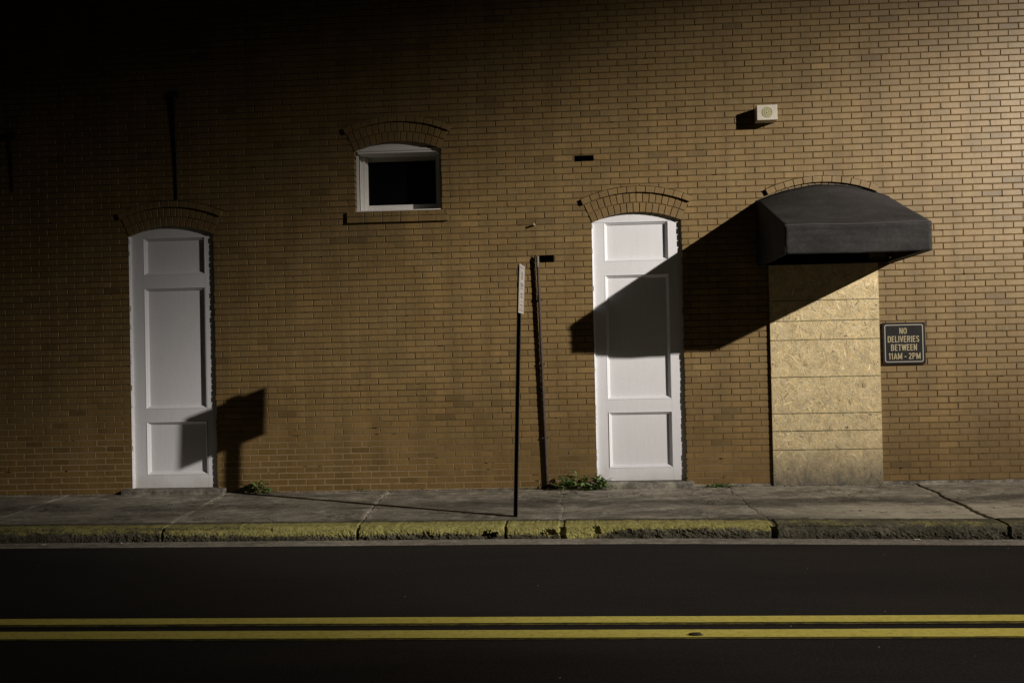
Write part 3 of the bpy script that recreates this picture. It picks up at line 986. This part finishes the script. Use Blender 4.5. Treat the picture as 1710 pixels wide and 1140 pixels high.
fm.tube([(AX0+ins, AY+.02, AZF-.02), (AX1-ins, AY+.02, AZF-.02)], .012, 8)
for x in (AX0+ins, AX1-ins):
    fm.tube([(x, AY+.02, AZB+.015), (x+ (.04 if x > 2.6 else 0), -.02, AZB+.015)], .012, 8)
    fm.tube([(x, AY+.02, AZB+.015), (x, AY+.02, AZF-.02)], .012, 8)
    fm.tube([(x, AY+.02, AZF-.02), (x+(.04 if x > 2.6 else 0), -.02, 3.02)], .012, 8)
    fm.tube([(x+(.04 if x > 2.6 else 0), -.02, 3.02), (x+(.04 if x > 2.6 else 0), -.02, AZB+.015)], .012, 8)
fm.tube([(AX0+ins, -.02, AZB+.015), (AWX1-ins, -.02, AZB+.015)], .012, 8)
fm.tube([(AX0+.02+(AWX1-AX0-.04)*k/16, -.02, arcz(.015+k/16*.97)-.025) for k in range(17)], .012, 8)
for t in (.33, .67):
    fm.tube([(AX0+(AX1-AX0)*t, AY+.02, AZF-.03), (AX0+(AWX1-AX0)*t, -.02, arcz(t)-.045)], .010, 8)
fm.build('awning_frame', MIRON, aw)

# ------------------------------------------------------------------ strand board over the doorway
OX0, OX1, OZ0, OZ1 = 2.048, 3.192, -.006, 2.352
ob = MB()
YB = -.030
ob.box(OX0, OX1, YB, -.012, OZ0, OZ1, 0, (.92, .92, .92))
rs = random.Random(3)
for k in range(5200):
    ln_ = rs.uniform(.025, .10)*(1 if rs.random() < .85 else 1.3); wd = rs.uniform(.006, .022)
    an = rs.gauss(-.9, .75) if rs.random() < .7 else rs.uniform(0, pi)
    x = rs.uniform(OX0+.004, OX1-.004); z = rs.uniform(OZ0+.004, OZ1-.004)
    ux, uz = cos(an), sin(an)
    pts = []
    ok = True
    y = YB - .0003 - .0022*rs.random()
    ty = rs.uniform(-.004, .004)
    br = rs.gauss(1, .075)
    if rs.random() < .05: br *= rs.uniform(1.15, 1.42); wd *= .8; ln_ *= 1.2
    if rs.random() < .020: br *= rs.uniform(.2, .5); wd *= .55; ln_ *= .7
    rd_ = rs.gauss(0, .03)
    cc = (br*(1+rd_), br, br*(1-rd_*2))
    for (a_, b_) in ((-1, -.7), (-.8, -1), (.9, -1), (1, -.4), (.85, 1), (-.9, .8)):
        px = x + a_*ln_/2*ux - b_*wd/2*uz; pz = z + a_*ln_/2*uz + b_*wd/2*ux
        if not (OX0 < px < OX1 and OZ0 < pz < OZ1): ok = False
        pts.append((px, y + ty*a_*.15, pz))
    if ok: ob.face(pts, 0, cc)
bd = empty('strand_board', (2.62, 0, 0))
tag(bd, 'tall yellow strand board panel covering the doorway under the awning, grey stained foot', 'board')
ob.build('board', MOSB, bd)
for z in (1.969, 1.751, 1.549, 1.155, .768, .582, .382):
    lb = MB(); n = 40
    for k in range(n):
        a_, b_ = OX0+.002+(OX1-OX0-.004)*k/n, OX0+.002+(OX1-OX0-.004)*(k+1)/n
        w_ = .0042+.0016*noise.noise((k*.7, z, 0))
        dz = .0015*noise.noise((k*.3, z*7, 0))
        lb.face([(a_, YB-.0032, z-w_+dz), (b_, YB-.0032, z-w_+dz), (b_, YB-.0032, z+w_+dz), (a_, YB-.0032, z+w_+dz)])
    lb.build('printed_line', MLINE, bd)
for z in (.12, .7, 1.3, 1.9, 2.3):
    for x in (OX0+.025, OX1-.025):
        sc = MB(); sc.tube([(x+rs.uniform(-.008, .008), YB-.004, z), (x, YB-.001, z)], .005, 8)
        sc.build('screw', MIRON, bd)

# ------------------------------------------------------------------ no deliveries sign
sg = empty('wall_sign', (3.444, 0, 1.49))
tag(sg, 'square black sign with cream NO DELIVERIES lettering beside the strand board', 'sign')
SX0, SX1, SZ0, SZ1 = 3.222, 3.666, 1.270, 1.712
s = MB(); s.box(SX0, SX1, -.022, -.012, SZ0, SZ1, 0, None, .002)
s.build('plate', MSIGN, sg)
s = MB()
def rrect(x0, x1, z0, z1, rad, y):
    pts = []
    for cx_, cz2, a0 in ((x1-rad, z1-rad, 0), (x0+rad, z1-rad, pi/2), (x0+rad, z0+rad, pi), (x1-rad, z0+rad, 3*pi/2)):
        for k in range(6):
            a_ = a0 + k*pi/10
            pts.append((cx_+rad*cos(a_), y, cz2+rad*sin(a_)))
    return pts
o1 = rrect(SX0+.022, SX1-.022, SZ0+.022, SZ1-.022, .022, -.0232)
o2 = rrect(SX0+.031, SX1-.031, SZ0+.031, SZ1-.031, .015, -.0232)
for k in range(24):
    q = (k+1) % 24
    s.face([o1[k], o1[q], o2[q], o2[k]])
s.build('border', MBORD, sg)
def arc(cx_, cy_, rx, ry, a0, a1, n=8):
    return [(cx_+rx*cos(radians(a0+(a1-a0)*k/n)), cy_+ry*sin(radians(a0+(a1-a0)*k/n))) for k in range(n+1)]
GLY = {  # width, strokes in a unit-high box
 'N': (.56, [[(.09, 0), (.09, 1)], [(.09, .98), (.47, .02)], [(.47, 0), (.47, 1)]]),
 'O': (.56, [arc(.28, .70, .19, .21, 180, 0)+arc(.28, .30, .19, .21, 0, -180)+[(.09, .70)]]),
 'D': (.56, [[(.09, 0), (.09, 1)], [(.09, .91), (.25, .91)]+arc(.27, .66, .20, .25, 90, 0)+arc(.27, .34, .20, .25, 0, -90)+[(.09, .09)]]),
 'E': (.48, [[(.09, 0), (.09, 1)], [(.09, .91), (.44, .91)], [(.09, .51), (.40, .51)], [(.09, .09), (.44, .09)]]),
 'L': (.45, [[(.09, 0), (.09, 1)], [(.09, .09), (.42, .09)]]),
 'I': (.20, [[(.10, 0), (.10, 1)]]),
 'V': (.54, [[(.07, 1), (.27, .04)], [(.27, .04), (.47, 1)]]),
 'R': (.56, [[(.09, 0), (.09, 1)], [(.09, .91), (.28, .91)]+arc(.29, .72, .17, .19, 90, -90)+[(.09, .53)], [(.28, .50), (.47, 0)]]),
 'S': (.53, [arc(.265, .72, .175, .20, 20, 180)+[(.12, .62), (.40, .40)]+arc(.265, .28, .175, .20, 10, -160)]),
 'B': (.56, [[(.09, 0), (.09, 1)], [(.09, .91), (.27, .91)]+arc(.28, .72, .16, .19, 90, -90)+[(.09, .53)], [(.27, .51)]+arc(.29, .30, .18, .21, 90, -90)+[(.09, .09)]]),
 'T': (.50, [[(.25, 0), (.25, .95)], [(.02, .91), (.48, .91)]]),
 'W': (.76, [[(.06, 1), (.21, .03)], [(.21, .03), (.38, .95)], [(.38, .95), (.55, .03)], [(.55, .03), (.70, 1)]]),
 '1': (.32, [[(.20, 0), (.20, 1)], [(.20, .92), (.04, .76)]]),
 'A': (.58, [[(.06, 0), (.29, .97)], [(.29, .97), (.52, 0)], [(.15, .28), (.43, .28)]]),
 'M': (.70, [[(.09, 0), (.09, 1)], [(.09, .97), (.35, .12)], [(.35, .12), (.61, .97)], [(.61, 0), (.61, 1)]]),
 '-': (.34, [[(.03, .42), (.31, .42)]]),
 '2': (.53, [arc(.265, .72, .175, .20, 170, -20)+[(.09, .10)], [(.06, .09), (.47, .09)]]),
 'P': (.55, [[(.09, 0), (.09, 1)], [(.09, .91), (.27, .91)]+arc(.28, .69, .18, .22, 90, -90)+[(.09, .47)]]),
 ' ': (.26, [])}
def text_mesh(body, name, width, height, mat, parent, cx_, cz_2, y, bold=.17):
    tot = sum(GLY[ch][0] + .07 for ch in body) - .07
    sx = width/tot; sz_ = height
    m = MB(); pen = 0; lay = 0
    hw_ = bold*height/2*.86
    for ch in body:
        w_, strokes = GLY[ch]
        for st_ in strokes:
            P_ = [(cx_-width/2+(pen+a_)*sx, cz_2-height/2+b_*sz_) for a_, b_ in st_]
            L_, R_ = [], []
            for k in range(len(P_)):
                d0 = Vector(P_[min(k+1, len(P_)-1)])-Vector(P_[max(k-1, 0)])
                d0.normalize(); nx_, nz_ = -d0.y*hw_, d0.x*hw_
                L_.append((P_[k][0]+nx_, P_[k][1]+nz_)); R_.append((P_[k][0]-nx_, P_[k][1]-nz_))
            yy = y - .00012*(lay % 6); lay += 1
            cl = lambda q: (q[0], yy, max(cz_2-height/2, min(cz_2+height/2, q[1])))
            for k in range(len(P_)-1):
                m.face([cl(R_[k]), cl(R_[k+1]), cl(L_[k+1]), cl(L_[k])])
        pen += w_ + .07
    return m.build(name, mat, parent)
def pz(yimg): return SZ1 - (yimg-108)/(985-108)*(SZ1-SZ0)
def pxx(ximg): return SX0 + (ximg-165)/(1065-165)*(SX1-SX0)
for body, x0_, x1_, y0_, y1_ in (('NO', 520, 680, 220, 350), ('DELIVERIES', 272, 938, 390, 525), ('BETWEEN', 338, 886, 565, 702), ('11AM', 285, 572, 748, 882), ('-', 612, 664, 748, 882), ('2PM', 702, 958, 748, 882)):
    text_mesh(body, 'lettering', (x1_-x0_)/900*(SX1-SX0), (y1_-y0_)/877*(SZ1-SZ0), MCREAM, sg, pxx((x0_+x1_)/2), pz((y0_+y1_)/2), -.0232)

# ------------------------------------------------------------------ box with a round grille, high on the wall
bx = empty('wall_speaker', (2.05, 0, 3.9))
tag(bx, 'small off white box with round grille mounted high on the brick wall', 'speaker')
BX0, BX1, BZ0, BZ1, BYF = 1.940, 2.152, 3.880, 4.040, -.165
s = MB(); s.box(BX0, BX1, BYF, -.001, BZ0, BZ1, 0, None, .004); s.build('housing', MBOX, bx)
s = MB()
gx, gz = 2.047, 3.961
prev = None
for (rr, yy) in ((.058, BYF-.001), (.057, BYF-.003), (.048, BYF-.0045), (.046, BYF-.002), (.034, BYF-.002), (.032, BYF-.0045), (.022, BYF-.0045), (.020, BYF-.002), (.010, BYF-.002)):
    ring = [(gx+rr*cos(2*pi*k/28), yy, gz+rr*sin(2*pi*k/28)) for k in range(28)]
    if prev:
        for k in range(28): s.face([prev[k], prev[(k+1) % 28], ring[(k+1) % 28], ring[k]])
    prev = ring
s.face(prev)
s.build('grille', MGRILLE, bx)
s = MB(); s.tube([(gx, BYF-.002, gz), (gx, BYF-.009, gz)], [.009, .006], 14); s.build('grille_button', MBOX, bx)

# ------------------------------------------------------------------ street sign on its leaning pole
po = empty('street_sign', (-.598, -1.882, 0))
tag(po, 'thin black sign post at the kerb with a narrow white plate turned edge on', 'sign post')
def pole_pt(z): return Vector((-.598 + .086*z/2.27, -1.882, z))
s = MB()
# u-channel post
hw_, dp_ = .024, .024
for (xa, xb, ya_, yb_) in ((-.018, .018, .034, .038), (-.018, -.014, -.038, .034), (.014, .018, -.038, .034)):
    v = []
    for z in (-.02, 2.275):
        p_ = pole_pt(z)
        v += [(p_.x+xa, p_.y+ya_, z), (p_.x+xb, p_.y+ya_, z), (p_.x+xb, p_.y+yb_, z), (p_.x+xa, p_.y+yb_, z)]
    s.poly(v, [(0, 3, 2, 1), (4, 5, 6, 7), (0, 1, 5, 4), (1, 2, 6, 5), (2, 3, 7, 6), (3, 0, 4, 7)])
s.build('post', MIRON, po)
# plate: nearly edge on to the camera, faces the lamp
def spl(u_, z): # u_ 0 near (street side) .. 1 far
    zf = z
    x = -.513 + .0255*u_ + (zf-2.257)*(.086/2.27)*1.25
    return Vector((x+.012, -2.118 + .390*u_, zf))
def srect(u0, u1, z0, z1, off):
    nrm = Vector((.305, -.0245, 0)).normalized()
    return [spl(u0, z0)+nrm*off, spl(u1, z0)+nrm*off, spl(u1, z1)+nrm*off, spl(u0, z1)+nrm*off]
s = MB()
A = srect(0, 1, 1.828, 2.262, .0015); B = srect(0, 1, 1.828, 2.262, -.0015)
s.poly(A+B, [(0, 1, 2, 3), (7, 6, 5, 4), (0, 4, 5, 1), (1, 5, 6, 2), (2, 6, 7, 3), (3, 7, 4, 0)])
s.build('sign_plate', MSW, po)
s = MB()
for (u0, u1, z0, z1) in ((.1, .9, 2.232, 2.240), (.1, .9, 1.850, 1.858), (.1, .115, 1.858, 2.232), (.885, .9, 1.858, 2.232), (.38, .62, 2.13, 2.20), (.25, .75, 2.065, 2.10),
                         (.22, .78, 2.045, 2.055), (.3, .7, 1.99, 2.01), (.3, .7, 1.965, 1.98), (.4, .6, 1.93, 1.94), (.3, .7, 1.895, 1.91), (.45, .6, 1.868, 1.88)):
    s.face(srect(u0, u1, z0, z1, .0022))
s.build('sign_print', MSP, po)
for z in (1.90, 2.19):
    s = MB(); q = spl(.5, z); s.tube([q+Vector((.006, 0, 0)), q+Vector((-.03, 0, 0))], .006, 8)
    s.build('bolt', MPALE, po)

# ------------------------------------------------------------------ pipe running up the wall
pi0 = empty('wall_pipe', (-.375, 0, 0))
tag(pi0, 'thin brown pipe climbing the wall behind the sign post', 'pipe')
s = MB()
PT = []
for k in range(15):
    t = k/14
    PT.append((-.368 - .052*t + .003*noise.noise((t*4, 0, 0)), -.024 - .016*t, .0 + 2.46*t))
s.tube(PT, .0165, 12)
s.build('pipe_tube', MBROWN, pi0)
s = MB()
s.tube([(-.420, -.040, 2.40), (-.4205, -.040, 2.515)], .0172, 12)
s.tube([(-.420, -.040, 2.505), (-.436, -.034, 2.530), (-.452, -.020, 2.515), (-.456, -.004, 2.47)], .007, 8)
s.build('pipe_cap', MDULL, pi0)
for z in (.55, 1.35, 2.05):
    s = MB(); t = z/2.46
    x = -.368-.052*t; y = -.024-.016*t
    s.box(x-.034, x+.034, y-.006, -.001, z-.009, z+.009, 0, None, .002)
    s.build('pipe_strap', MBROWN, pi0)
# short stub pipe sticking out of the wall
s = MB(); s.tube([(-.448, .0, 2.858), (-.448, -.062, 2.862)], .011, 12)
st_ = s.build('wall_peg', MPALE); tag(st_, 'short pale metal peg sticking out of the brick above the pipe', 'peg')
# dark upright marks high on the left, built as tapered tubes and blocks
def mark(x, z0, z1, label, head=True, r0=.009, r1=.024):
    s = MB()
    e_ = empty('wall_mark', (x, 0, z0)); tag(e_, label, 'mark', 'dark marks on the wall')
    s.tube([(x+.012, -.016, z0), (x+.004, -.018, z0+(z1-z0)*.5), (x-.004, -.024, z0+(z1-z0)*.86), (x-.006, -.03, z1)], [r0, r0*1.5, r1*.8, r1], 10)
    s.build('mark', MIRON, e_)
    s = MB(); s.box(x-.045, x+.045, -.055, -.002, z1-.02, z1+.05, 0, None, .008)
    s.build('mark_head', MIRON, e_)
mark(-4.425, 3.262, 4.41, 'dark tapered rod on the wall above the far left door')
mark(-6.31, 3.40, 4.02, 'faint dark rod near the left edge of the wall', r0=.006, r1=.010)

# ------------------------------------------------------------------ weeds
def weed(cx_, cy, w_, d_, h_, n, label, name='weed', seed=1, leaf=.02, cat='weed', flat=False):
    rr = random.Random(seed)
    e_ = empty(name, (cx_, cy, 0)); tag(e_, label, cat, 'weeds at the foot of the wall')
    lv, stm = MB(), MB()
    for k in range(n):
        bx_ = cx_ + rr.gauss(0, w_*.22); by = cy + rr.uniform(-.25, .25)*d_
        tx = bx_ + rr.gauss(0, w_*.28); ty = min(-.012, by - rr.uniform(0, d_*.5)); tz = h_*rr.uniform(.25, 1.0)*(1-min(.75, abs(tx-cx_)/w_))
        if flat: tz *= .5
        p0, p2 = Vector((bx_, by, 0)), Vector((tx, ty, tz))
        p1 = (p0+p2)/2 + Vector((rr.gauss(0, .01), 0, tz*.25))
        stm.tube([p0, p1, p2], [.0018, .0014, .001], 5)
        for q in range(rr.randint(5, 9)):
            t = rr.uniform(.25, 1.05)
            c_ = p0*(1-t)**2 + p1*2*t*(1-t) + p2*t*t
            an = rr.uniform(0, 2*pi); el = rr.uniform(-.3, .9)
            dr = Vector((cos(an)*cos(el), sin(an)*cos(el)*.8, sin(el))).normalized()
            sd = dr.cross(Vector((rr.uniform(-.4, .4), rr.uniform(-.4, .4), 1))).normalized()
            up = sd.cross(dr)
            L_ = leaf*rr.uniform(.6, 1.5); W_ = L_*rr.uniform(.38, .6)
            g_ = rr.uniform(.55, 1.5)
            tc = (g_*rr.uniform(.8, 1.3), g_, g_*rr.uniform(.7, 1.1))
            A_ = c_; B_ = c_ + dr*L_*.5 + sd*W_/2 + up*L_*.06; C_ = c_ + dr*L_ - up*L_*.15; D_ = c_ + dr*L_*.5 - sd*W_/2 + up*L_*.06; E_ = c_+dr*L_*.5 - up*L_*.02
            for tri in ((A_, B_, E_), (B_, C_, E_), (C_, D_, E_), (D_, A_, E_)):
                if min(v.z for v in tri) > -.01 and max(v.y for v in tri) < -.001: lv.face(tri, 0, tc)
    lv.build('leaves', MLEAF, e_); stm.build('stems', MSTEM, e_)
weed(-3.56, -.07, .26, .08, .15, 20, 'leafy weed at the wall foot right of the far left door', seed=2, leaf=.055)
weed(-.09, -.15, .36, .18, .25, 32, 'broad leafy weed clump between the wall pipe and the doorstep', seed=3, leaf=.060)
weed(.19, -.17, .22, .14, .19, 30, 'rounded dark weed at the left end of the doorstep', seed=4, leaf=.052)
weed(1.48, -.05, .24, .10, .07, 22, 'flat weed growing from the pavement joint left of the strand board', seed=5, leaf=.030, flat=True)
weed(-2.39, -.03, .16, .04, .04, 12, 'tiny tuft of weed at the wall foot, middle of the plain wall', seed=6, leaf=.013)
weed(-.60, -.03, .18, .05, .045, 14, 'tiny tuft of weed at the wall foot behind the sign post', seed=8, leaf=.013)

# grit along the wall foot and in the gutter: countless crumbs, one object each
def grit(name, pts, mat):
    m_ = MB(); rg_ = random.Random(41)
    for (x, y, z, sc_) in pts:
        vs_ = [(x+sc_*a_*rg_.uniform(.6, 1.2), y+sc_*b_*rg_.uniform(.6, 1.2), z+sc_*c_*rg_.uniform(.5, 1.0)) for a_, b_, c_ in ((1, 0, 0), (-1, 0, 0), (0, 1, 0), (0, -1, 0), (0, 0, .9))]
        m_.poly(vs_, [(0, 2, 4), (2, 1, 4), (1, 3, 4), (3, 0, 4)], 0)
    o_ = m_.build(name, mat); tag(o_, kind='stuff'); return o_
rg = random.Random(5)
gp = [(rg.uniform(-8, 6), -.015-abs(rg.gauss(0, .035)), .002, rg.uniform(.002, .008)) for _ in range(2200)]
o = grit('soil_crumbs', gp, MSOIL); tag(o, 'dark soil crumbs scattered along the foot of the wall', 'grit')
gp = []
for _ in range(1500):
    x = rg.uniform(-8, 6); gp.append((x, yk(x)-.045-abs(rg.gauss(0, .04)), HR+.010, rg.uniform(.002, .007)))
o = grit('gutter_grit', gp, MGUT); tag(o, 'small pale grit lying in the gutter under the kerb', 'grit')
# ------------------------------------------------------------------ litter and a splat on the road
rs = random.Random(12)
def bit(x, y, z, sx, sy, label, mat=MLIT, name='litter', cat='litter', h=.006):
    s = MB(); b = bmesh.new(); bmesh.ops.create_icosphere(b, subdivisions=2, radius=1)
    for v in b.verts:
        k = 1+.35*noise.noise(v.co*2.3+Vector((x, y, 0)))
        v.co = Vector((x+v.co.x*sx*k, y+v.co.y*sy*k, z+max(-.3, v.co.z)*h*k))
    s.addbm(b, 0)
    o_ = s.build(name, mat); tag(o_, label, cat)
bit(-4.71, -2.43, HR+.015, .030, .012, 'small pale scrap in the gutter left of the first kerb joint')
bit(-4.03, -2.38, HR+.015, .012, .008, 'tiny white pebble in the gutter just left of a kerb joint', name='pebble', cat='pebble')
bit(2.72, -2.56, HR+.016, .030, .012, 'pale flat scrap in the gutter below the wall sign')
bit(2.98, -2.57, HR+.016, .009, .008, 'tiny white pebble in the gutter at the right', name='pebble', cat='pebble')
a = Mat('dead_leaf', (.05, .038, .025), .8)
bit(.62, -5.33, HR+.012, .04, .02, 'small dark crumpled leaf lying on the lower yellow line', a.m, 'dead_leaf', 'leaf', .012)
for k, (x, y) in enumerate(((-.36, -4.55), (1.35, -5.7), (3.1, -3.1), (-.05, -5.95), (-2.6, -5.75), (2.2, -3.4))):
    pass
